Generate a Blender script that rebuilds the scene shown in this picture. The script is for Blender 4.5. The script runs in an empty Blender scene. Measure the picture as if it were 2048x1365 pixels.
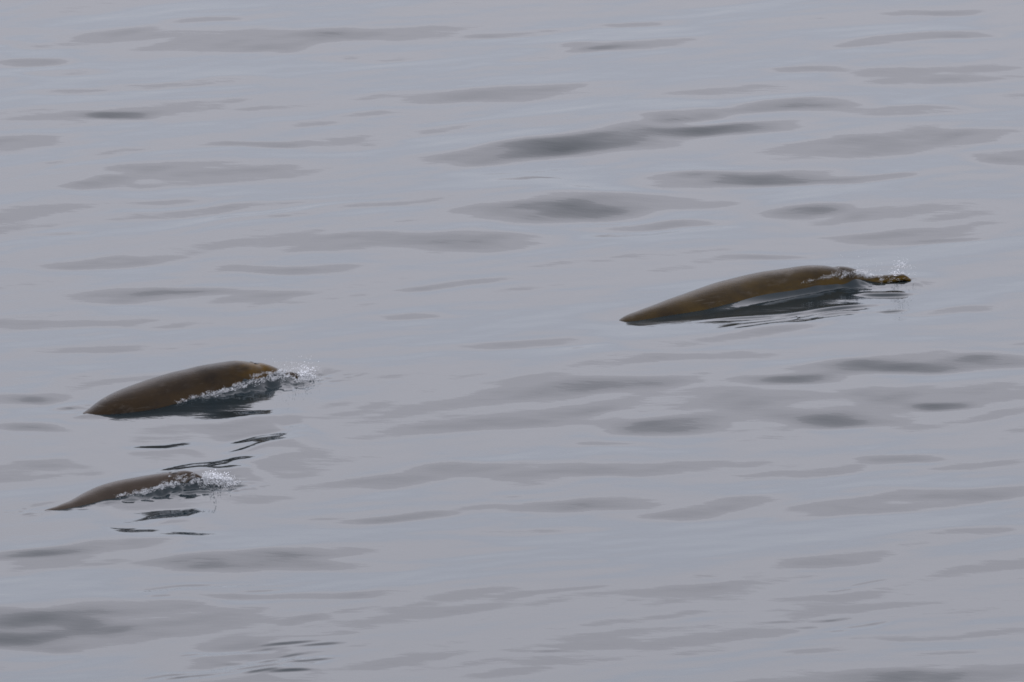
import bpy, bmesh, math
import numpy as np
from mathutils import Vector
from mathutils.bvhtree import BVHTree

R = math.radians
sc = bpy.context.scene
C = sc.collection

# ---------------------------------------------------------------- camera
PITCH, DIST, WIDTH = 14.0, 230.0, 18.0
CAMH = DIST * math.sin(R(PITCH))
cam_d = bpy.data.cameras.new('camera')
cam = bpy.data.objects.new('camera', cam_d); C.objects.link(cam)
cam.location = (0, 0, CAMH)
cam.rotation_euler = (R(90 - PITCH), 0, 0)
cam_d.sensor_width = 36.0
cam_d.lens = 36.0 / (WIDTH / DIST)
cam_d.clip_start = 1.0
cam_d.clip_end = 20000.0
sc.camera = cam

# ---------------------------------------------------------------- overcast sky
SUN_EL, SUN_ROT = R(50), R(-60)
w = bpy.data.worlds.new("World"); sc.world = w; w.use_nodes = True
nt = w.node_tree; N = nt.nodes; L = nt.links; N.clear()
out = N.new('ShaderNodeOutputWorld'); bg = N.new('ShaderNodeBackground')
bg.inputs['Strength'].default_value = 0.11
sky = N.new('ShaderNodeTexSky'); sky.sky_type = 'NISHITA'; sky.sun_disc = False
sky.sun_elevation = SUN_EL; sky.sun_rotation = SUN_ROT
geo = N.new('ShaderNodeTexCoord')
sep = N.new('ShaderNodeSeparateXYZ'); L.new(geo.outputs['Generated'], sep.inputs[0])
asn = N.new('ShaderNodeMath'); asn.operation = 'ARCSINE'; L.new(sep.outputs['Z'], asn.inputs[0])
deg = N.new('ShaderNodeMath'); deg.operation = 'MULTIPLY'; deg.inputs[1].default_value = 180 / math.pi / 90
L.new(asn.outputs[0], deg.inputs[0])
# ragged cloud edges: the height of each cloud layer wanders a little
mp = N.new('ShaderNodeMapping'); mp.inputs['Scale'].default_value = (3.0, 3.0, 14.0)
L.new(geo.outputs['Generated'], mp.inputs['Vector'])
nz = N.new('ShaderNodeTexNoise'); nz.inputs['Scale'].default_value = 1.0; nz.inputs['Detail'].default_value = 3.0
L.new(mp.outputs[0], nz.inputs['Vector'])
nsub = N.new('ShaderNodeMath'); nsub.operation = 'MULTIPLY_ADD'
nsub.inputs[1].default_value = 0.03; nsub.inputs[2].default_value = -0.015
L.new(nz.outputs['Fac'], nsub.inputs[0])
el = N.new('ShaderNodeMath'); el.operation = 'ADD'
L.new(deg.outputs[0], el.inputs[0]); L.new(nsub.outputs[0], el.inputs[1])
ramp = N.new('ShaderNodeValToRGB'); cr = ramp.color_ramp; cr.interpolation = 'LINEAR'
L.new(el.outputs[0], ramp.inputs[0])
BL = (0.945, 0.98, 1.13); GR = (1.0, 0.99, 1.095); MV = (1.0, 0.98, 1.085)
stops = [(0.0, 0.85, BL), (5, 0.98, BL), (10, 1.22, BL), (14, 1.52, GR), (17.9, 1.83, GR),
         (18.5, 1.63, MV), (22, 1.87, MV), (28, 2.12, MV), (29.2, 1.88, MV), (38, 1.75, GR), (52, 1.15, GR), (90, 1.0, GR)]
while len(cr.elements) < len(stops): cr.elements.new(0.5)
SKYG = 0.5
for e, (d, v, t) in zip(cr.elements, stops):
    e.position = d / 90; e.color = (v * t[0] * SKYG, v * t[1] * SKYG, v * t[2] * SKYG, 1)
gain = N.new('ShaderNodeVectorMath'); gain.operation = 'SCALE'; gain.inputs['Scale'].default_value = 18.9
L.new(ramp.outputs['Color'], gain.inputs[0])
mix = N.new('ShaderNodeMix'); mix.data_type = 'RGBA'; mix.inputs['Factor'].default_value = 0.93
L.new(sky.outputs['Color'], mix.inputs[6]); L.new(gain.outputs[0], mix.inputs[7])
L.new(mix.outputs[2], bg.inputs['Color']); L.new(bg.outputs[0], out.inputs[0])

sun_d = bpy.data.lights.new('sun', 'SUN'); sun_d.energy = 0.5; sun_d.angle = R(30); sun_d.color = (1, 0.97, 0.93)
sun = bpy.data.objects.new('sun', sun_d); C.objects.link(sun)
sun.location = (0, 60, 60)
sd = Vector((math.sin(SUN_ROT) * math.cos(SUN_EL), math.cos(SUN_ROT) * math.cos(SUN_EL), math.sin(SUN_EL)))
sun.rotation_euler = sd.to_track_quat('Z', 'Y').to_euler()

sc.view_settings.view_transform = 'Standard'; sc.view_settings.look = 'None'
sc.view_settings.exposure = 0.0; sc.view_settings.gamma = 1.0
sc.cycles.max_bounces = 6
sc.cycles.filter_width = 1.7

# ---------------------------------------------------------------- pixel <-> world
CP, SP = math.cos(R(PITCH)), math.sin(R(PITCH))
FPX = 2048 * DIST / WIDTH
def ray(px, py):
    a = (px - 1024) / FPX; b = (682.5 - py) / FPX
    v = Vector((a, CP + b * SP, -SP + b * CP)); v.normalize(); return v
CO = Vector((0, 0, CAMH))
def ground(px, py, z=0.0):
    r = ray(px, py); t = (z - CAMH) / r.z; return CO + r * t

# ---------------------------------------------------------------- materials
def mat(name):
    m = bpy.data.materials.new(name); m.use_nodes = True
    return m, m.node_tree.nodes, m.node_tree.links, m.node_tree.nodes['Principled BSDF']

def whale_mat(name, dark, brown, gold, gold_amt, pale_amt):
    m, n, l, p = mat(name)
    tc = n.new('ShaderNodeTexCoord')
    def noise(scale, vec_scale, detail=4, rough=0.6, loc=(0, 0, 0)):
        mpn = n.new('ShaderNodeMapping'); mpn.inputs['Scale'].default_value = vec_scale; mpn.inputs['Location'].default_value = loc
        l.new(tc.outputs['Object'], mpn.inputs['Vector'])
        t = n.new('ShaderNodeTexNoise'); t.inputs['Scale'].default_value = scale
        t.inputs['Detail'].default_value = detail; t.inputs['Roughness'].default_value = rough
        l.new(mpn.outputs[0], t.inputs['Vector']); return t
    def ramp_(src, a, b):
        r = n.new('ShaderNodeMapRange'); r.inputs['From Min'].default_value = a; r.inputs['From Max'].default_value = b
        r.clamp = True; l.new(src, r.inputs['Value']); return r.outputs[0]
    def mixc(f, a, b):
        x = n.new('ShaderNodeMix'); x.data_type = 'RGBA'
        if isinstance(f, float): x.inputs['Factor'].default_value = f
        else: l.new(f, x.inputs['Factor'])
        if isinstance(a, tuple): x.inputs[6].default_value = (*a, 1)
        else: l.new(a, x.inputs[6])
        if isinstance(b, tuple): x.inputs[7].default_value = (*b, 1)
        else: l.new(b, x.inputs[7])
        return x.outputs[2]
    def mul(a, b):
        x = n.new('ShaderNodeMath'); x.operation = 'MULTIPLY'; l.new(a, x.inputs[0])
        if isinstance(b, float): x.inputs[1].default_value = b
        else: l.new(b, x.inputs[1])
        return x.outputs[0]
    n1 = noise(1.3, (0.6, 1, 1.4))
    c = mixc(ramp_(n1.outputs['Fac'], 0.35, 0.65), dark, brown)
    # golden diatom film: lower flanks and the head
    sepn = n.new('ShaderNodeSeparateXYZ'); l.new(tc.outputs['Object'], sepn.inputs[0])
    att = n.new('ShaderNodeAttribute'); att.attribute_name = 'gold'
    n2 = noise(2.6, (0.7, 1, 1.3), loc=(3, 1, 7))
    g = mul(mul(ramp_(n2.outputs['Fac'], 0.3, 0.62), att.outputs['Fac']), gold_amt)
    c = mixc(g, c, gold)
    # pale scuffs and scratches along the flanks
    n3 = noise(7.0, (0.5, 1, 1), detail=8, rough=0.75, loc=(9, 2, 4))
    n4 = noise(1.1, (1, 1, 1), loc=(1, 8, 2))
    sc_ = mul(mul(ramp_(n3.outputs['Fac'], 0.50, 0.72), ramp_(n4.outputs['Fac'], 0.46, 0.62)), pale_amt)
    c = mixc(sc_, c, (0.085, 0.075, 0.064))
    # long thin rake marks
    n5 = noise(3.0, (0.35, 1, 14.0), detail=2, rough=0.4, loc=(4, 4, 1)); n6 = noise(2.1, (1, 1, 1), loc=(6, 3, 8))
    rk = mul(mul(ramp_(n5.outputs['Fac'], 0.66, 0.72), ramp_(n6.outputs['Fac'], 0.5, 0.6)), pale_amt * .8)
    c = mixc(rk, c, (0.09, 0.08, 0.066))
    l.new(c, p.inputs['Base Color'])
    p.inputs['Specular IOR Level'].default_value = 0.16
    p.inputs['IOR'].default_value = 1.26
    nb = noise(14.0, (0.5, 1, 1), detail=5)
    bp = n.new('ShaderNodeBump'); bp.inputs['Strength'].default_value = 0.12; bp.inputs['Distance'].default_value = 0.03
    l.new(nb.outputs['Fac'], bp.inputs['Height']); l.new(bp.outputs[0], p.inputs['Normal'])
    rr = n.new('ShaderNodeMapRange'); rr.inputs['To Min'].default_value = 0.20; rr.inputs['To Max'].default_value = 0.34
    l.new(n1.outputs['Fac'], rr.inputs['Value']); l.new(rr.outputs[0], p.inputs['Roughness'])
    return m

m_water, n, l, p = mat('sea_water')
p.inputs['Base Color'].default_value = (0.008, 0.015, 0.019, 1)
p.inputs['Roughness'].default_value = 0.02; p.inputs['IOR'].default_value = 1.333
tc = n.new('ShaderNodeTexCoord')
mpn = n.new('ShaderNodeMapping'); mpn.inputs['Rotation'].default_value = (0, 0, R(-26)); mpn.inputs['Scale'].default_value = (0.35, 1.0, 1.0)
l.new(tc.outputs['Object'], mpn.inputs['Vector'])
t1 = n.new('ShaderNodeTexNoise'); t1.inputs['Scale'].default_value = 2.2; t1.inputs['Detail'].default_value = 4; t1.inputs['Roughness'].default_value = 0.55
l.new(mpn.outputs[0], t1.inputs['Vector'])
b1 = n.new('ShaderNodeBump'); b1.inputs['Strength'].default_value = 1.0; b1.inputs['Distance'].default_value = 0.0065
l.new(t1.outputs['Fac'], b1.inputs['Height']); l.new(b1.outputs[0], p.inputs['Normal'])

m_foam, n, l, p = mat('foam_bubbles')
p.inputs['Base Color'].default_value = (0.54, 0.56, 0.58, 1); p.inputs['Roughness'].default_value = 0.35
p.inputs['Subsurface Weight'].default_value = 0.0
m_drop, n, l, p = mat('water_droplets')
p.inputs['Base Color'].default_value = (0.70, 0.72, 0.75, 1); p.inputs['Roughness'].default_value = 0.15
m_hole, n, l, p = mat('wet_black_skin')
p.inputs['Base Color'].default_value = (0.006, 0.005, 0.005, 1); p.inputs['Roughness'].default_value = 0.3

# ---------------------------------------------------------------- whales
def interp_smooth(x, xs, ys):
    """Cubic Hermite (Catmull-Rom, non-uniform) through points."""
    xs = np.array(xs, float); ys = np.array(ys, float)
    m = np.gradient(ys, xs)
    # monotone limiter keeps the silhouettes free of overshoot
    d = np.diff(ys) / np.diff(xs)
    for i in range(len(d)):
        if abs(d[i]) < 1e-9: m[i] = m[i + 1] = 0
        else:
            for j in (i, i + 1):
                if m[j] / d[i] < 0: m[j] = 0
                if abs(m[j]) > 3 * abs(d[i]): m[j] = 3 * d[i]
    x = np.clip(x, xs[0], xs[-1])
    i = np.clip(np.searchsorted(xs, x) - 1, 0, len(xs) - 2)
    h = xs[i + 1] - xs[i]; t = (x - xs[i]) / h
    return ((2*t**3 - 3*t**2 + 1) * ys[i] + (t**3 - 2*t**2 + t) * h * m[i]
            + (-2*t**3 + 3*t**2) * ys[i + 1] + (t**3 - t**2) * h * m[i + 1])

WH = [
 dict(key='far', label='golden-brown beaked whale with long beak out of the water, alone at right',
      p0=(1243, 643), p1=(1822, 557), axis=[(1243,643),(1300,630),(1400,609),(1500,589),(1600,574),(1700,563),(1822,557)], L=9.2, k=1.0,
      top=[(1240,643),(1250,636),(1284.5,622),(1316.7,610.9),(1349,599.6),(1381,589),(1413,577.7),(1445.6,566.7),(1477.8,558.3),(1510,550.6),(1542,544.1),(1574.5,539.3),(1606.7,534.2),(1629,532.2),(1648.6,532.5),(1664.7,534.2),(1672.8,536.2),(1680,534),(1692,534.2),(1706.6,537.4),(1718,542.2),(1722.7,544.8),(1735.6,549.8),(1761,551.6),(1784,550.6),(1800,548.2),(1809.8,549.2),(1817.8,557)],
      w=[(0,.04),(.05,.08),(.2,.11),(.55,.125),(.75,.14),(.90,.19),(1.12,.30),(1.45,.37),(2.0,.44),(3.2,.54),(4.6,.50),(5.6,.34),(6.2,.26),(7.5,.2),(8.6,.10),(9.2,.05)],
      h=[(0,.02),(.05,.045),(.2,.06),(.55,.08),(.75,.12),(.90,.19),(1.12,.28),(1.45,.34),(2.0,.42),(3.2,.50),(5.0,.46),(7.5,.26),(8.6,.10),(9.2,.03)],
      contact=[(1243,644),(1305,638),(1358.6,629),(1413,619.6),(1445.6,610.9),(1465,606),(1494,597),(1529,585),(1561.6,577),(1594,569.6),(1629,561.5),(1658,552.8),(1671,550),(1690,551),(1715,557),(1740,562),(1770,566),(1800,564),(1822,560)],
      sig=[(0,.3),(.35,.3),(.45,.24),(.6,.17),(.8,.17),(1,.22)],
      mat=((.014,.0105,.0075), (.026,.019,.0105), (.078,.047,.006), 1.0, .75)),
 dict(key='mid', label='large dark brown beaked whale with open blowhole, its beak ploughing up white spray',
      p0=(178, 828), p1=(606, 755), axis=[(178,828),(250,811),(300,800),(400,780),(500,765),(606,755)], L=8.0, k=1.05,
      top=[(176,825),(190.3,816),(205,805.4),(222.6,794.9),(246,784),(266.5,776),(295.8,765.6),(325,755.6),(354.4,746.8),(383.7,740),(413,732.7),(442.3,727.8),(471.6,723.4),(492,724),(506.8,726),(512.6,727.8),(520,726.3),(530,727.8),(544.9,732.7),(559.5,739.5),(568.3,743.4),(583,744.8),(593.2,746),(599,751.8)],
      w=[(0,.03),(.05,.06),(.2,.09),(.4,.14),(.65,.28),(1.0,.40),(1.5,.46),(2.2,.52),(3.2,.56),(4.0,.46),(4.5,.36),(5.5,.3),(6.8,.18),(7.6,.09),(8.0,.05)],
      h=[(0,.02),(.05,.045),(.2,.07),(.4,.13),(.65,.26),(1.0,.36),(1.5,.44),(2.2,.52),(3.4,.56),(5.0,.48),(6.8,.26),(7.6,.09),(8.0,.03)],
      contact=[(178,827),(208,829.4),(243,828),(272,824.2),(307.5,819.2),(336.8,811.8),(372,801.6),(398.3,792.8),(427.6,783),(451,773.2),(471.6,766.4),(495,758.5),(512.6,750.3),(527,743.5),(542,741.5),(556.6,744.5),(571,750),(589,755),(606,758)],
      sig=[(0,.3),(.35,.3),(.6,.22),(.85,.25),(1,.22)],
      mat=((.011,.0085,.0065), (.018,.0125,.008), (.075,.042,.006), .9, .55)),
 dict(key='near', label='smaller grey-brown beaked whale nearly awash, its head hidden in white foam, at the lower left',
      p0=(100, 1021), p1=(440, 970), axis=[(100,1021),(160,1005),(200,994),(250,984),(300,977),(350,972),(400,970),(440,970)], L=6.6, k=.85,
      top=[(98,1018.5),(112.5,1014.5),(128.4,1008.5),(145.5,1002.5),(165,992.8),(187,981.8),(206.5,973.2),(231,965.9),(255.3,960.5),(279.7,956.2),(304,951.8),(328.6,948.3),(345.6,946.4),(349.3,946.9),(360.3,943.9),(372.5,942),(382.3,943.5),(394.5,948.3),(403,953.5),(415,960),(428,966),(437,970)],
      w=[(0,.03),(.05,.05),(.2,.08),(.4,.14),(.65,.24),(1.0,.32),(1.6,.36),(2.3,.37),(2.8,.28),(3.2,.2),(4.2,.18),(5.6,.14),(6.3,.08),(6.6,.05)],
      h=[(0,.02),(.05,.04),(.2,.06),(.4,.12),(.65,.22),(1.0,.30),(1.6,.36),(2.8,.42),(4.2,.36),(5.6,.2),(6.3,.08),(6.6,.03)],
      contact=[(100,1021),(116,1020.8),(133,1018.4),(157.7,1013.5),(182,1007.4),(206.5,999.6),(231,994.7),(250.4,989),(267.5,984.2),(292,977.6),(316.3,970.8),(336,964.7),(353,958.6),(367.6,954),(382.3,952),(399.4,954.5),(415,962),(440,972)],
      sig=[(0,.3),(.35,.25),(.6,.2),(.85,.22),(1,.2)],
      mat=((.030,.0235,.019), (.043,.034,.027), (.045,.030,.017), .5, .5)),
]

def build_whale(W):
    # gentle sideways bend of the body, from where its centre line meets the surface
    P0 = ground(*W['p0']); P1 = ground(*W['p1'])
    ax = (P1 - P0); S = ax.length; ax.normalize(); lat = Vector((-ax.y, ax.x, 0))   # lat: away from the camera
    W.update(P1=P1, ax=ax, lat=lat, S=S)
    # silhouette pixels -> (distance from the beak tip, height) in the upright plane through the axis
    bend = sorted((-(ground(px, py) - P1).dot(ax), (ground(px, py) - P1).dot(lat)) for px, py in W['axis'])
    bd = [b[0] for b in bend] + [bend[-1][0] + 1.0, W['L']]; bl = [b[1] for b in bend] + [bend[-1][1] - .05, bend[-1][1] - .1]
    def cl(d): return interp_smooth(np.atleast_1d(d), bd, bl)
    def on_plane(px, py):
        r = ray(px, py); c = 0.0
        for _ in range(6):
            t = ((P1 - CO).dot(lat) + c) / r.dot(lat); q = CO + r * t; c = float(cl(-(q - P1).dot(ax))[0])
        return q
    W['cl'] = cl
    dd, zz = [], []
    for px, py in W['top']:
        q = on_plane(px, py)
        dd.append(-(q - P1).dot(ax)); zz.append(q.z)
    dd = np.array(dd[::-1]); zz = np.array(zz[::-1])
    if dd[0] > 0.02: dd = np.insert(dd, 0, 0); zz = np.insert(zz, 0, zz[0] - .02)
    S_end = dd[-1]; Lt = W['L']
    # the back goes on under water, down to the tail stock and level again
    sl = (zz[-1] - zz[-2]) / (dd[-1] - dd[-2])
    ext_d = [S_end + .5, S_end + 1.2, (S_end + 1.2 + Lt) / 2 + .2, Lt]
    ext_z = [zz[-1] - .16, zz[-1] - .55, zz[-1] - 1.3, zz[-1] - 1.45]
    D = np.concatenate([dd, ext_d]); Z = np.concatenate([zz, ext_z])
    ds = np.concatenate([np.array([0.0, .006, .02, .04]), np.arange(.06, Lt - .02, .035), [Lt]])
    zt = interp_smooth(ds, D, Z)
    wd = interp_smooth(ds, *zip(*W['w'])); hd = interp_smooth(ds, *zip(*W['h']))
    # light smoothing of the top line keeps crisp creases but no facets
    for _ in range(2): zt[1:-1] = .25 * zt[:-2] + .5 * zt[1:-1] + .25 * zt[2:]
    M = 72; cs = cl(ds)
    bm = bmesh.new(); rings = []
    gl = bm.verts.layers.float.new('gold')
    for d, z, a, b, c0 in zip(ds, zt, wd, hd, cs):
        ring = []
        for k in range(M):
            th = 2 * math.pi * k / M; c, s = math.cos(th), math.sin(th)
            e = 0.92
            y = a * math.copysign(abs(c) ** e, c); zz_ = b * math.copysign(abs(s) ** e, s)
            v = bm.verts.new((-d, c0 + y, z - b + zz_))
            g = 0.25 + 0.75 * max(0, min(1, (0.75 - s) / 0.7))
            hb = math.exp(-((d - W['gd'][0]) / W['gd'][1]) ** 2)
            v[gl] = min(1, g * W['gbase'] + hb * W['gd'][2])
            ring.append(v)
        rings.append(ring)
    for r0, r1 in zip(rings, rings[1:]):
        for k in range(M): bm.faces.new((r0[k], r0[(k + 1) % M], r1[(k + 1) % M], r1[k]))
    bm.faces.new(rings[0]); bm.faces.new(rings[-1][::-1])
    # fins: tail flukes, dorsal fin, flippers (below the surface in this moment)
    def fin(outline, thick, fn):
        up = [bm.verts.new(fn(x, y, thick)) for x, y in outline]; dn = [bm.verts.new(fn(x, y, -thick)) for x, y in outline]
        bm.faces.new(up); bm.faces.new(dn[::-1])
        for i in range(len(up)):
            j = (i + 1) % len(up); bm.faces.new((up[i], dn[i], dn[j], up[j]))
    k = W['k']; zf = zt[-1] - .05
    for sgn in (1, -1):
        fin([(0, 0), (-.25*k, .55*k), (-.65*k, 1.05*k), (-.6*k, .7*k), (-.5*k, .05)], .03,
            lambda x, y, t, sgn=sgn: Vector((-Lt + .3 + x, cs[-1] + sgn * y, zf + t)))
    dfin = max(Lt * .68, S_end + 1.3); zd = float(np.interp(dfin, ds, zt))
    fin([(0, -.1), (-.3*k, .22*k), (-.5*k, .3*k), (-.42*k, .1*k), (-.5*k, -.12)], .025,
        lambda x, y, t: Vector((-dfin + x, float(np.interp(dfin - x, ds, cs)) + t, zd + y)))
    df = Lt * .24; zfl = float(np.interp(df, ds, zt)) - 2 * float(np.interp(df, ds, hd)) + .25; wf = float(np.interp(df, ds, wd))
    for sgn in (1, -1):
        fin([(0, -.15), (-.15*k, .3*k), (-.5*k, .55*k), (-.5*k, .25*k), (-.35*k, -.15)], .03,
            lambda x, y, t, sgn=sgn: Vector((-df + x, float(np.interp(df - x, ds, cs)) + sgn * (wf * .8 + y * .6), zfl - y * .7 + t)))
    bmesh.ops.recalc_face_normals(bm, faces=bm.faces)
    me = bpy.data.meshes.new('body'); bm.to_mesh(me); bm.free()
    me.polygons.foreach_set('use_smooth', [True] * len(me.polygons))
    me.materials.append(whale_mat('skin_' + W['key'], *W['mat']))
    root = bpy.data.objects.new('beaked_whale', None); C.objects.link(root)
    root.empty_display_size = .3
    root.location = P1; root.rotation_euler = (0, 0, math.atan2(ax.y, ax.x))
    root['label'] = W['label']; root['category'] = 'whale'; root['group'] = 'beaked whales surfacing together'
    ob = bpy.data.objects.new('body', me); C.objects.link(ob); ob.parent = root
    # blowhole: a crescent slit on the crown
    if W.get('blow'):
        px, py, rr = W['blow']
        q = on_plane(px, py); d0 = -(q - P1).dot(ax)
        z0 = float(np.interp(d0, ds, zt))
        b2 = bmesh.new(); top = []; ns = 20
        for i in range(ns + 1):
            u = -1 + 2 * i / ns; row = []
            wdt = .05 * (1 - u * u) ** .5 + .004
            for j in range(5):
                v_ = -1 + j / 2
                yy = u * rr; xx = -d0 - .05 * (u * u) + v_ * wdt
                a_ = float(np.interp(-xx, ds, wd)); b_ = float(np.interp(-xx, ds, hd)); zt_ = float(np.interp(-xx, ds, zt))
                zz_ = zt_ - b_ + b_ * math.sqrt(max(0, 1 - (yy / a_) ** 2)) + .006 + .012 * (1 - v_ * v_)
                row.append(b2.verts.new((xx, yy + float(np.interp(-xx, ds, cs)), zz_)))
            top.append(row)
        for a_, b_ in zip(top, top[1:]):
            for j in range(4): b2.faces.new((a_[j], b_[j], b_[j+1], a_[j+1]))
        res = bmesh.ops.extrude_face_region(b2, geom=b2.faces[:])
        for v in [g for g in res['geom'] if isinstance(g, bmesh.types.BMVert)]: v.co.z -= .03
        bmesh.ops.recalc_face_normals(b2, faces=b2.faces)
        m2 = bpy.data.meshes.new('blowhole'); b2.to_mesh(m2); b2.free(); m2.materials.append(m_hole)
        m2.polygons.foreach_set('use_smooth', [True] * len(m2.polygons))
        o2 = bpy.data.objects.new('blowhole', m2); C.objects.link(o2); o2.parent = root
    mw = root.matrix_basis
    vs = [mw @ v.co for v in me.vertices]
    W['bvh'] = BVHTree.FromPolygons(vs, [tuple(p_.vertices) for p_ in me.polygons])
    W['ds'], W['zt'], W['wd'], W['hd'] = ds, zt, wd, hd
    # where water meets skin in the photograph -> height of the pushed-up water along the body
    cd, cz = [], []
    for px, py in W['contact']:
        hit = W['bvh'].ray_cast(CO, ray(px, py), 400)[0]
        if hit is None:
            hit = on_plane(px, py)
            hit.z = max(hit.z, -.05)
        cd.append(-(hit - P1).dot(ax)); cz.append(hit.z)
    o = np.argsort(cd); W['cd'] = np.array(cd)[o]; W['cz'] = np.array(cz)[o]
    print(W['key'], 'S', round(S, 2), 'heading', round(math.degrees(math.atan2(ax.y, ax.x)), 1))
    print('  contact z', [(round(float(a), 2), round(float(b), 2)) for a, b in zip(W['cd'], W['cz'])])

WH[0].update(gd=(.1, .4, .1), gbase=.9, chop=[(1.2,-.4,.6,.3,.6)])
WH[1].update(gd=(.95, .42, .9), gbase=.45, blow=(511, 727, .075), chop=[(1.1,-.5,1.1,.28,1.1),(.2,-.1,.5,.35,1.1),(4.3,.2,.5,.4,.25)])
WH[2].update(gd=(.6, .5, .5), gbase=.4, blow=(348, 945, .05), chop=[(.9,-.35,1.0,.26,1.1),(.1,-.05,.4,.35,1.4),(3.7,.1,.35,.3,.35)])
for W in WH: build_whale(W)

# ---------------------------------------------------------------- sea surface
rng = np.random.RandomState(11)
def waves(n_, lmin, lmax, rms_slope, spread, seed, az=-62):
    """random long-crested wave trains; az = mean travel direction in degrees"""
    r = np.random.RandomState(seed)
    lam = np.exp(r.uniform(math.log(lmin), math.log(lmax), n_)); kk = 2 * math.pi / lam
    th = np.radians(az + r.normal(0, spread, n_)); ph = r.uniform(0, 2 * math.pi, n_)
    a = rms_slope * math.sqrt(2.0 / n_) / kk
    return kk * np.cos(th), kk * np.sin(th), ph, a
SETS = [waves(16, 8.0, 26.0, 0.016, 30, 14, az=118), waves(56, 1.6, 9.0, 0.025, 18, 3, az=119), waves(44, .5, 1.7, 0.0145, 20, 5, az=115)]
CHOP = waves(40, .10, .40, 0.30, 70, 8)
CHOP2 = waves(30, .25, .9, 0.10, 60, 9)
def sum_waves(S_, X, Y):
    h = np.zeros(X.shape, np.float32)
    for kx, ky, ph, a in zip(*S_): h += (a * np.sin(kx * X + ky * Y + ph)).astype(np.float32)
    return h

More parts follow.
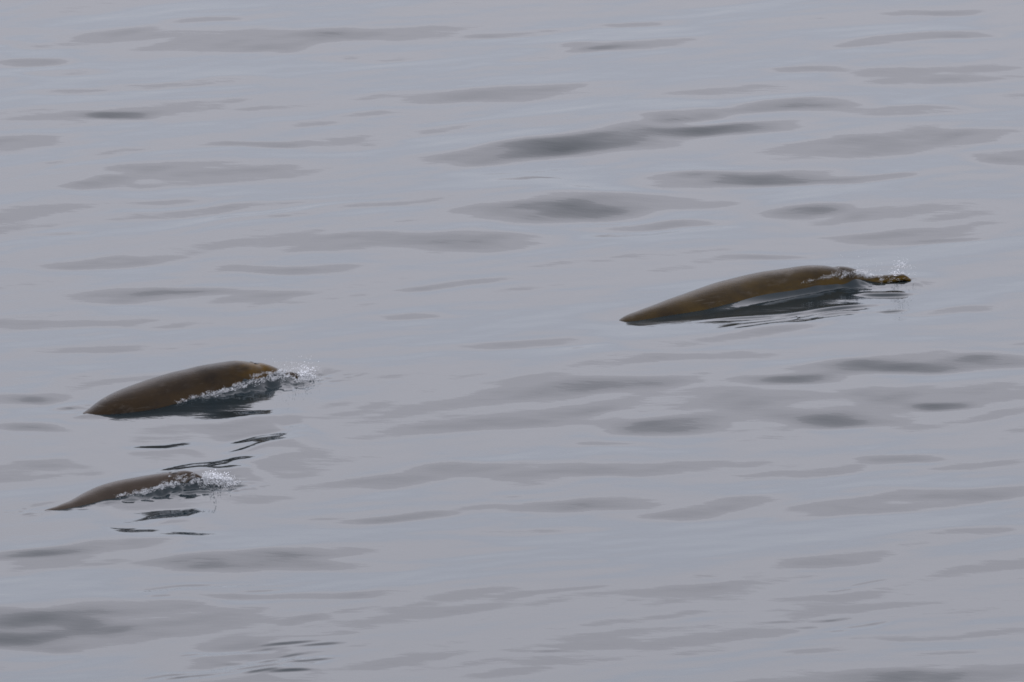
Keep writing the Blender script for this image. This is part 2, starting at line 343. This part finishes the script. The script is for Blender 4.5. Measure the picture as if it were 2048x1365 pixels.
# tilt strokes: (x0, y0, x1, y1, thickness px, strength); + leans towards the camera (dark), - leans away
ST = """0 127 150 124 14 .9;30 150 220 142 8 .9;330 50 490 43 9 .5;120 90 700 84 34 .6;470 90 1050 45 24 .55;640 118 870 102 16 .6;60 193 250 186 12 .6;200 180 520 158 12 .7
1000 130 1240 100 8 .5;1080 105 1430 92 16 .6;1180 50 1380 42 10 .5;930 72 1190 55 8 .5;740 208 1190 180 22 .65;500 255 850 226 14 .65;165 236 310 231 8 .8
1280 212 1680 182 22 .6;1610 97 2048 66 16 .6;1780 36 1960 25 7 .5;1530 153 1690 148 9 .6;1690 165 2048 140 26 .7;1650 290 2048 262 26 .5;1930 308 2100 300 20 .9
-60 305 145 282 22 .6;430 292 620 282 9 .6;870 332 1120 290 34 1.35;1040 300 1430 262 32 1.25;1280 250 1450 238 16 1.3;1330 272 1610 258 12 1.2;1440 238 1730 208 18 1.0;1640 236 1960 212 14 .6
950 442 1230 402 40 1.15;1120 415 1520 378 34 1.1;1240 360 1700 338 20 1.1;1150 452 1460 434 14 .9;1530 424 1690 408 18 1.0;500 498 1100 470 22 .6;1650 352 1840 350 10 .8
-20 350 300 305 10 .6;130 378 275 364 12 1.1;80 365 700 332 34 .6;265 410 410 394 14 .75;160 438 700 398 14 .65;270 472 860 402 12 .6;50 462 190 464 5 .6;50 530 320 516 14 .7
400 542 750 534 14 .8;165 600 620 586 16 .7;-50 655 420 630 14 .6;745 638 905 630 11 .8;800 582 1000 552 10 .6;1440 512 1660 500 8 .5;1670 468 2060 440 22 .6;1820 468 1980 460 6 .8
630 716 890 694 12 .6;900 702 1260 690 16 .65;1240 700 1700 665 24 .75;1430 690 1720 640 12 .7;1800 640 1990 628 11 .85;1040 797 1400 765 20 .7;1480 776 1680 762 12 1.0;1590 836 1740 814 20 1.0
810 862 1300 800 20 .65;1200 852 1460 844 24 1.25;1120 887 1350 882 10 .6;1500 760 2060 722 26 .8;1200 735 1900 700 18 .5;1800 748 2100 720 14 1.2;1820 806 1950 798 9 1.1;1350 830 2048 780 36 .5
1725 917 1885 902 16 .85;700 972 980 926 24 1.2;840 942 1520 920 20 .7;620 1052 930 1018 26 .75;700 1044 910 1020 9 1.2;890 1015 1400 985 18 .65;1210 1030 1590 980 22 .7;1530 1030 2000 975 26 .75;1700 985 2100 970 16 .6
950 1068 1220 1050 10 .6;1740 1092 2100 1050 24 .75;1560 1130 1800 1106 12 .75;-60 1132 340 1112 42 1.2;-20 1112 210 1100 12 .9;330 1138 650 1116 30 1.25;600 1132 850 1122 12 .8;540 1112 1070 1088 24 .6
0 860 130 856 13 .95;30 930 140 918 12 .6;130 1226 430 1220 16 1.1;-60 1258 240 1246 34 1.15;-60 1282 160 1274 20 1.1;150 1262 520 1232 34 .6;330 1204 770 1194 11 .8;560 1254 660 1244 10 .8
1470 1318 1760 1296 9 .7;1590 1300 2100 1248 14 .7;1780 1315 1960 1302 8 .7;1680 1365 2100 1338 24 .9;1010 1210 1240 1184 7 .5;20 812 230 750 34 .8;375 1312 556 1299 3.1 2.2;453 1327 573 1324 3.3 2.2;453 1327 619 1309 3.1 2.2;289 1361 490 1333 3.1 2.2;470 1343 575 1336 3.3 2.2;370 1360 563 1338 3.1 2.2;489 1352 566 1349 3.1 2.2;331 1364 441 1355 3.1 2.2;535 1354 622 1353 3.1 2.2;587 1331 670 1323 3.1 2.2;530 1294 639 1288 2.7 2.2;599 1296 685 1291 2.7 2.2;1455 667 1729 616 3.0 2.6;1504 650 1749 614 3.0 2.6;1420 648 1607 635 2.5 2.6;1558 648 1723 633 4.0 2.6;1761 630 1810 624 2.5 2.6;1723 590 1813 582 4.0 2.6;700 508 1150 462 30 .5;150 590 640 575 10 .5;0 700 300 690 14 .45;900 120 1250 92 24 .45;1300 950 1900 925 12 .5;1120 335 2050 262 110 .42;980 828 1950 765 85 .42;1000 1008 1520 985 46 .42;1500 440 2060 420 60 .42;1640 1248 1705 1239 3 1.6;1690 1259 1765 1249 3 1.5;1660 1270 1700 1264 2.5 1.4;1740 1252 1790 1246 2.5 1.3;1610 1262 1640 1258 2.5 1.2;1540 1255 1590 1250 2.5 1.1;1680 1172 1760 1160 3 1.0;1640 1186 1700 1178 2.5 1.0;280 1192 420 1180 4 1.2;350 1184 520 1172 3 1.0;480 1190 560 1184 3 1.2;1060 1300 1110 1296 3 1.0;300 1208 345 1205 3 1.1;120 823 205 812 8 1.7;85 838 250 833 6 1.2;60 1012 130 1004 6 1.0;95 1026 170 1020 4 1.2;-20 790 110 800 14 .5;-60 60 90 95 12 .5;820 265 1020 240 9 .5;980 985 1120 975 9 .5"""
STROKES = []
for s_ in ST.replace('\n', ';').split(';'):
    v = [float(x) for x in s_.split()]
    e0 = math.degrees(-math.asin(ray((v[0] + v[2]) / 2, (v[1] + v[3]) / 2).z))
    STROKES.append(v[:5] + [math.tan(R(((18.2 - e0) / 2 + max(.9, 2.1 + (v[5] - .6) * (6.3 if v[5] < 1.7 else 7.5))) / .78))])
# back slopes where the whales are mirrored
REF = """1 430 832 640 822 14;1 270 832 500 826 8;1 370 842 560 824 20
1 250 896 402 880 11;1 440 890 615 858 12;1 440 905 605 872 11;1 270 952 580 900 19;1 330 942 500 925 7;1 420 942 500 932 9;1 560 858 616 852 6
2 250 1031 435 1016 15;2 230 1049 410 1028 14;2 225 1070 370 1054 14;2 240 1081 450 1068 14;2 200 1060 300 1052 5
0 1440 668 1750 620 13;0 1400 656 1660 632 8;0 1560 652 1820 626 8;0 1580 640 1760 622 7;0 1720 592 1815 578 6
2 380 1310 540 1299 6;2 450 1330 600 1312 7;2 330 1350 650 1318 7;2 300 1362 600 1340 8;2 480 1345 640 1330 5;1 330 1188 560 1170 5;1 240 1195 420 1182 4"""
for s_ in REF.replace('\n', ';').split(';'):
    wi, x0, y0, x1, y1, th = [float(x) for x in s_.split()]
    W = WH[int(wi)]; G = ground((x0 + x1) / 2, (y0 + y1) / 2)
    dist = (W['P1'] - W['ax'] * 1.6 - G).dot(W['lat'])
    e_t = math.degrees(math.atan((.20, .24, .14)[int(wi)] / max(dist, .6)))
    e0 = math.degrees(-math.asin(ray((x0 + x1) / 2, (y0 + y1) / 2).z))
    ux = (ground(x1, y1) - ground(x0, y0)).normalized().x
    if y0 > 1150: e_t = -1.3      # steeper back slopes: only hairlines of the mirror image are left
    th *= 1.3 if wi > 0 else 1.0
    STROKES.append([x0, y0, x1, y1, th, -math.tan(R((e0 - e_t) / 2))])
    print('mirror', int(wi), round(dist, 1), round(e_t, 1), round(e0, 1))

# grid: fine over the part in view, coarser all the way to the horizon
YC = CAMH / math.tan(R(PITCH))
def axis_lines(lo, hi, step, far, growth=1.22):
    c = list(np.arange(lo, hi + step / 2, step)); s = step; x = c[-1]; up = []
    while x < far: s *= growth; x += s; up.append(x)
    s = step; x = c[0]; dn = []
    while x > -far: s *= growth; x -= s; dn.append(x)
    return np.array(dn[::-1] + c + up), len(dn), len(dn) + len(c)
gx, x0i, x1i = axis_lines(-12.5, 12.5, .036, 9000)
gy, y0i, y1i = axis_lines(YC - 29, YC + 33, .042, 9000)
X, Y = np.meshgrid(gx, gy); X = X.astype(np.float32); Y = Y.astype(np.float32)
# waves shorter than the grid can carry fade out away from the fine part
ex = np.maximum(0, np.abs(X) - 12.5); ey = np.maximum(0, np.maximum(YC - 29 - Y, Y - YC - 33)); far = np.hypot(ex, ey)
H = np.zeros(X.shape, np.float32)
H += (sum_waves(SETS[0], X, Y) + sum_waves(SETS[1], X, Y)) * np.exp(-(far / 14) ** 2)
H2 = sum_waves(SETS[2], X, Y) * np.exp(-(far / 3) ** 2)

# smoother slicks beside the animals, where their mirror images stretch
for cx, cy, rx, ry in ((430, 890, 300, 75), (340, 1045, 230, 50), (1600, 642, 290, 30), (470, 1330, 250, 45)):
    c0 = ground(cx, cy); e1 = ground(cx + rx, cy - rx * .13); e2 = ground(cx, cy - ry)
    a_, b_ = (e1 - c0).length, (e2 - c0).length; u_ = (e1 - c0) / a_
    xx = (X - c0.x) * u_.x + (Y - c0.y) * u_.y; yy = -(X - c0.x) * u_.y + (Y - c0.y) * u_.x
    m2 = np.exp(-((xx / a_) ** 2 + (yy / b_) ** 2) ** 2); H *= 1 - .75 * m2; H2 *= 1 - .4 * m2
H += H2
warp = sum_waves(waves(16, 1.6, 8.0, 0.22, 90, 21), X, Y)
for W in WH:            # the sea lies calmer right against each animal
    dx_ = X - W['P1'].x; dy_ = Y - W['P1'].y
    d = -(dx_ * W['ax'].x + dy_ * W['ax'].y); q = dx_ * W['lat'].x + dy_ * W['lat'].y; S_ = W['cd'][-1]
    o = np.maximum(0, np.abs(q) - .6)
    H *= 1 - .75 * np.exp(-(o / .8) ** 2) * np.exp(-(np.maximum(0, -d) / .8) ** 2) * np.exp(-(np.maximum(0, d - S_) / .8) ** 2)
from math import erf
_t = np.linspace(-6, 6, 2401); _e = np.array([erf(v) for v in _t])
_q = np.cumsum(np.exp(-np.abs(_t) ** 3.5)); _q = (_q - _q.mean()) / (_q[-1] - _q.mean())
def qerf(v): return np.interp(v, _t, _q)
def nerf(v): return np.interp(v, _t, _e)
warp2 = sum_waves(waves(14, .5, 2.2, 0.16, 90, 33), X, Y)
def stroke(x0, y0, x1, y1, th, s, want=None):
    exn = .16 if want is None else .08
    x0, y0, x1, y1 = x0 - (x1 - x0) * exn, y0 - (y1 - y0) * exn, x1 + (x1 - x0) * exn, y1 + (y1 - y0) * exn
    A = ground(x0, y0); B = ground(x1, y1); U = B - A; Ls = U.length; U /= Ls
    V = Vector((-U.y, U.x, 0))
    mid = (A + B) / 2
    g0 = ground((x0 + x1) / 2, (y0 + y1) / 2 - th / 2); g1 = ground((x0 + x1) / 2, (y0 + y1) / 2 + th / 2)
    w_ = abs((g0 - g1).dot(V)) * (.62 if want is None else .5)
    Wd = w_ * (4.0 if want is None else 8.0)
    m_ = Wd * (2.6 if want is None else 1.8)
    hx = abs(U.x) * Ls / 2 + abs(V.x) * m_ + 1; hy = abs(U.y) * Ls / 2 + abs(V.y) * m_ + 1
    i0, i1 = np.searchsorted(gx, (mid.x - hx, mid.x + hx)); j0, j1 = np.searchsorted(gy, (mid.y - hy, mid.y + hy))
    if i1 <= i0 or j1 <= j0: return
    xs = X[j0:j1, i0:i1] - mid.x; ys = Y[j0:j1, i0:i1] - mid.y
    u = (xs * U.x + ys * U.y) / (Ls / 2); v = xs * V.x + ys * V.y
    v = v + warp[j0:j1, i0:i1] * (1.0 if want is None else .35) + (0 if want is None else warp2[j0:j1, i0:i1])
    lens = np.exp(-(np.abs(u) / .78) ** 4) * (1 - .35 * np.clip(u, -1, 1) ** 2)
    if want is not None:          # nudge the slope that is there towards the wanted one
        core = (np.abs(u) < .6) & (np.abs(v) < w_ * .6)
        sy = np.gradient(H[j0:j1, i0:i1], .042, axis=0)
        if core.sum() < 3: return
        s = float(np.clip((want - sy[core].mean()) / U.x, -.2, .08))
    # height rises away from the camera across the stroke and settles back over a broad band
    f = s * w_ * .9 * (qerf(v / w_) - nerf(v / Wd))
    H[j0:j1, i0:i1] += (f * lens * np.exp(-(v / m_) ** 6)).astype(np.float32)

for st in STROKES:
    if st[5] > 0: stroke(*st)
for _ in range(5):
    for st in STROKES:
        if st[5] < 0: stroke(*st[:5], -.01, want=st[5])

chop = np.zeros(X.shape, np.float32)
for W in WH:
    P1, ax, lat = W['P1'], W['ax'], W['lat']
    j0, j1 = np.searchsorted(gy, (P1.y - 9, P1.y + 4)); i0, i1 = np.searchsorted(gx, (P1.x - 8, P1.x + 4))
    xs = X[j0:j1, i0:i1] - P1.x; ys = Y[j0:j1, i0:i1] - P1.y
    d = -(xs * ax.x + ys * ax.y); q = xs * lat.x + ys * lat.y - W['cl'](d.ravel()).reshape(d.shape)
    S_ = W['cd'][-1]
    A = np.interp(d, W['cd'], W['cz'])
    A *= np.clip(1 + (d) / .35, 0, 1) ** 2 * np.clip(1 - (d - S_) / .6, 0, 1)
    zt = np.interp(d, W['ds'], W['zt']); wd = np.interp(d, W['ds'], W['wd']); hd = np.interp(d, W['ds'], W['hd'])
    zc = zt - hd
    wb = wd * np.sqrt(np.clip(1 - ((np.clip(A, zc - hd, zt) - zc) / hd) ** 2, 0.02, 1))     # half-beam at the contact height
    o = np.maximum(0, np.abs(q) - wb * .97)
    sg = np.interp(d / S_, [1 - a for a, b in W['sig'][::-1]], [b for a, b in W['sig'][::-1]])
    prof = np.clip(1 - o / (sg * 1.1), 0, 1) ** 1.4
    side = np.where(q < 0, 1.0, .45)
    near = np.exp(-(np.maximum(0, o - .1) / .9) ** 2) * np.exp(-(np.maximum(0, -d) / .8) ** 2) * np.exp(-(np.maximum(0, d - S_) / .8) ** 2)
    Hs = H[j0:j1, i0:i1]
    Hs *= 1 - .85 * np.exp(-(o / .45) ** 2) * np.exp(-(np.maximum(0, -d) / .6) ** 2) * np.exp(-(np.maximum(0, d - S_) / .6) ** 2)
    Hs += (A * prof * side).astype(np.float32)
    W['near'] = near
    for (d0, q0, rd, rq, amt) in W['chop']:
        c = amt * np.exp(-((d - d0) / rd) ** 2 - ((q - q0) / rq) ** 2)
        chop[j0:j1, i0:i1] = np.maximum(chop[j0:j1, i0:i1], c)
msk = chop > .01
H[msk] += (sum_waves(CHOP, X[msk], Y[msk]) + sum_waves(CHOP2, X[msk], Y[msk])) * chop[msk]
ny, nx = X.shape
co = np.stack([X, Y, H], -1).reshape(-1, 3).astype(np.float32)
idx = np.arange(ny * nx, dtype=np.int32).reshape(ny, nx)
F = np.stack([idx[:-1, :-1], idx[:-1, 1:], idx[1:, 1:], idx[1:, :-1]], -1).reshape(-1)
me = bpy.data.meshes.new('sea')
me.vertices.add(len(co)); me.vertices.foreach_set('co', co.ravel())
me.loops.add(len(F)); me.loops.foreach_set('vertex_index', F)
nf = len(F) // 4
me.polygons.add(nf); me.polygons.foreach_set('loop_start', np.arange(0, nf * 4, 4, dtype=np.int32))
me.polygons.foreach_set('loop_total', np.full(nf, 4, dtype=np.int32))
me.polygons.foreach_set('use_smooth', np.ones(nf, dtype=bool))
me.update(calc_edges=True)
me.materials.append(m_water)
sea = bpy.data.objects.new('water', me); C.objects.link(sea); sea['kind'] = 'structure'
sea['label'] = 'calm grey sea with long smooth ripples under an overcast sky'
print('grid', nx, ny, 'slope rms', float(np.std(np.diff(H[y0i:y1i, x0i:x1i], axis=0)) / .042))

# ---------------------------------------------------------------- foam and spray
def hsample(x, y):
    i = np.clip(np.searchsorted(gx, x) - 1, 0, nx - 2); j = np.clip(np.searchsorted(gy, y) - 1, 0, ny - 2)
    fx = (x - gx[i]) / (gx[i+1] - gx[i]); fy = (y - gy[j]) / (gy[j+1] - gy[j])
    return (H[j, i]*(1-fx)*(1-fy) + H[j, i+1]*fx*(1-fy) + H[j+1, i]*(1-fx)*fy + H[j+1, i+1]*fx*fy)
def onto(px, py, W):
    """where the sight line through a foam fleck meets the sea or the whale's back"""
    r = ray(px, py); t0 = (1.2 - CAMH) / r.z; t1 = (-.6 - CAMH) / r.z
    ts = np.linspace(t0, t1, 120); z = CAMH + r.z * ts; hh = hsample(CO.x + r.x * ts, CO.y + r.y * ts)
    k = np.argmax(z < hh); t = ts[k] if k else t1
    if k:
        a, b = ts[k-1], ts[k]; fa = z[k-1] - hh[k-1]; fb = z[k] - hh[k]; t = a + (b - a) * fa / (fa - fb)
    hit = W['bvh'].ray_cast(CO, r, 400)
    if hit[0] is not None and hit[3] < t: t = hit[3]
    return CO + r * t
def blob_template(r_):
    b = bmesh.new(); bmesh.ops.create_icosphere(b, subdivisions=1, radius=1)
    v = np.array([x.co[:] for x in b.verts]); b.verts.ensure_lookup_table()
    f = np.array([[q.index for q in fc.verts] for fc in b.faces]); b.free()
    return v * (1 + r_.uniform(-.3, .3, (len(v), 1))), f
def scatter(name, pts, sizes, material, label, cat, stretch=(1, 1, 1), seed=1):
    r_ = np.random.RandomState(seed); T = [blob_template(r_) for _ in range(6)]
    vs, fs, off = [], [], 0
    for p_, s in zip(pts, sizes):
        v, f = T[r_.randint(6)]
        an = r_.uniform(0, 6.28); ca, sa = math.cos(an), math.sin(an)
        v = v * s * np.array(stretch) * r_.uniform(.7, 1.3, 3)
        v = np.stack([v[:, 0]*ca - v[:, 1]*sa, v[:, 0]*sa + v[:, 1]*ca, v[:, 2]], 1) + np.array(p_)
        vs.append(v); fs.append(f + off); off += len(v)
    me = bpy.data.meshes.new(name); me.from_pydata(np.concatenate(vs).tolist(), [], np.concatenate(fs).tolist())
    me.polygons.foreach_set('use_smooth', [True] * len(me.polygons)); me.materials.append(material); me.update()
    o = bpy.data.objects.new(name, me); C.objects.link(o)
    o['kind'] = 'stuff'; o['label'] = label; o['category'] = cat
    return o
def vnoise(x, y, seed, sx, sy):
    r_ = np.random.RandomState(seed); v = np.zeros_like(x)
    for i in range(14):
        th = r_.uniform(0, 2 * math.pi); k = 2 * math.pi * r_.uniform(.6, 1.6)
        v += np.sin(k * (math.cos(th) * x / sx + math.sin(th) * y / sy) + r_.uniform(0, 6.28))
    return v / 2.6
def foam(W, bands, label, seed):
    """bands: (polyline [(px, py, half-thickness, density)], count, size range m, lift m)"""
    r_ = np.random.RandomState(seed); pts, sizes = [], []
    for line, cnt, (s0, s1), lift in bands:
        a = np.array(line, float)
        nc = max(10, cnt // 6)
        ct = r_.uniform(a[0, 0], a[-1, 0], nc); cy = np.interp(ct, a[:, 0], a[:, 1]); ch = np.interp(ct, a[:, 0], a[:, 2])
        cd_ = np.interp(ct, a[:, 0], a[:, 3]); cy = cy + ch * np.clip(r_.normal(0, .55, nc), -1.2, 1.2)
        pr = cd_ * r_.gamma(1.2, 1.0, nc); pr /= pr.sum()
        k = r_.choice(nc, cnt * 4, p=pr); sp = r_.uniform(.6, 2.0, nc)[k]
        t = ct[k] + r_.normal(0, 2.4, len(k)) * sp; yy = cy[k] + r_.normal(0, .9, len(k)) * sp - (t - ct[k]) * .25
        for x_, y_ in zip(t, yy):
            q = onto(x_, y_, W); s = s0 + (s1 - s0) * r_.uniform() ** 3
            q.z += r_.uniform(0, 1) ** 2 * lift
            pts.append(q[:]); sizes.append(s * .55)
    return scatter('foam', pts, sizes, m_foam, label, 'foam', (1.5, 1, .8), seed)
def spray(W, clouds, label, seed):
    """clouds: (px, py, spread x px, spread y px, count, size range)"""
    r_ = np.random.RandomState(seed); pts, sizes = [], []
    for cx, cy, sx, sy, cnt, (s0, s1) in clouds:
        for _ in range(cnt):
            px = cx + r_.normal(0, sx); py = cy - abs(r_.normal(0, sy))
            r = ray(px, py); t = (W['P1'] + W['lat'] * r_.normal(0, .12) - CO).dot(W['lat']) / r.dot(W['lat'])
            q = CO + r * t
            if q.z < .01: continue
            pts.append(q[:]); sizes.append(s0 + (s1 - s0) * r_.uniform() ** 3)
    return scatter('spray', pts, sizes, m_drop, label, 'spray', (1, 1, 1.2), seed)
W0, W1, W2 = WH
foam(W0, [([(1605,567,1,.12),(1640,558,1.2,.22),(1670,551,3,.4),(1700,548,7,.75),(1730,552,8,.8),(1760,559,6,.6),(1790,561,4,.35),(1815,561,4,.3)], 420, (.003,.010), .03),
          ([(1712,546,3,.9),(1726,548,4,1),(1736,552,3,.8),(1745,556,3,.6)], 190, (.006,.018), .04),
          ([(1788,550,2,.8),(1800,549,2,1),(1812,551,2,.8)], 40, (.005,.013), .02)],
     'thin white foam trickling over the head of the whale at right', 31)
spray(W0, [(1790,552,5,7,60,(.005,.012)),(1800,535,7,9,80,(.004,.009)),(1812,552,10,12,60,(.003,.007)),(1740,545,50,16,50,(.003,.006))],
      'small splash thrown up at the long beak tip of the whale at right', 32)
foam(W1, [([(350,807,1.5,.15),(385,797,2.5,.3),(430,788,5,.5),(470,777,8,.75),(500,768,9,.8),(530,760,8,.7),(560,754,7,.6),(590,758,5,.5),(640,759,2,.4)], 780, (.004,.014), .04),
          ([(557,745,2,.9),(568,748,4,1),(578,752,3,.8)], 130, (.006,.018), .03),
          ([(600,757,4,1),(612,757,5,1),(630,758,3,.6)], 200, (.006,.016), .06),
          ([(500,753,3,.3),(530,746,4,.4),(555,746,3,.4)], 90, (.004,.010), .01)],
     'white foam roll along the lower flank of the large dark brown whale', 41)
spray(W1, [(608,752,8,8,130,(.005,.014)),(600,745,16,12,110,(.004,.008)),(625,750,12,12,70,(.003,.008)),(575,742,18,10,40,(.003,.006))],
      'white spray bursting ahead of the beak of the large dark brown whale', 42)
foam(W2, [([(235,995,1.5,.15),(262,989,2.5,.35),(290,985,4,.6),(320,977,7,.8),(350,969,8,.85),(380,965,8,.75),(410,966,8,.7),(440,969,6,.7),(488,969,2,.6)], 780, (.004,.014), .04),
          ([(408,958,4,.7),(422,957,8,1),(440,962,8,1),(465,968,4,.8)], 620, (.007,.021), .08),
          ([(335,959,4,.3),(370,953,5,.4),(400,955,4,.4)], 50, (.004,.010), .01)],
     'thick white foam heaped on the head of the small grey-brown whale', 51)
spray(W2, [(432,958,14,7,120,(.005,.014)),(452,962,10,6,50,(.004,.008))],
      'low white spray in front of the small grey-brown whale', 52)
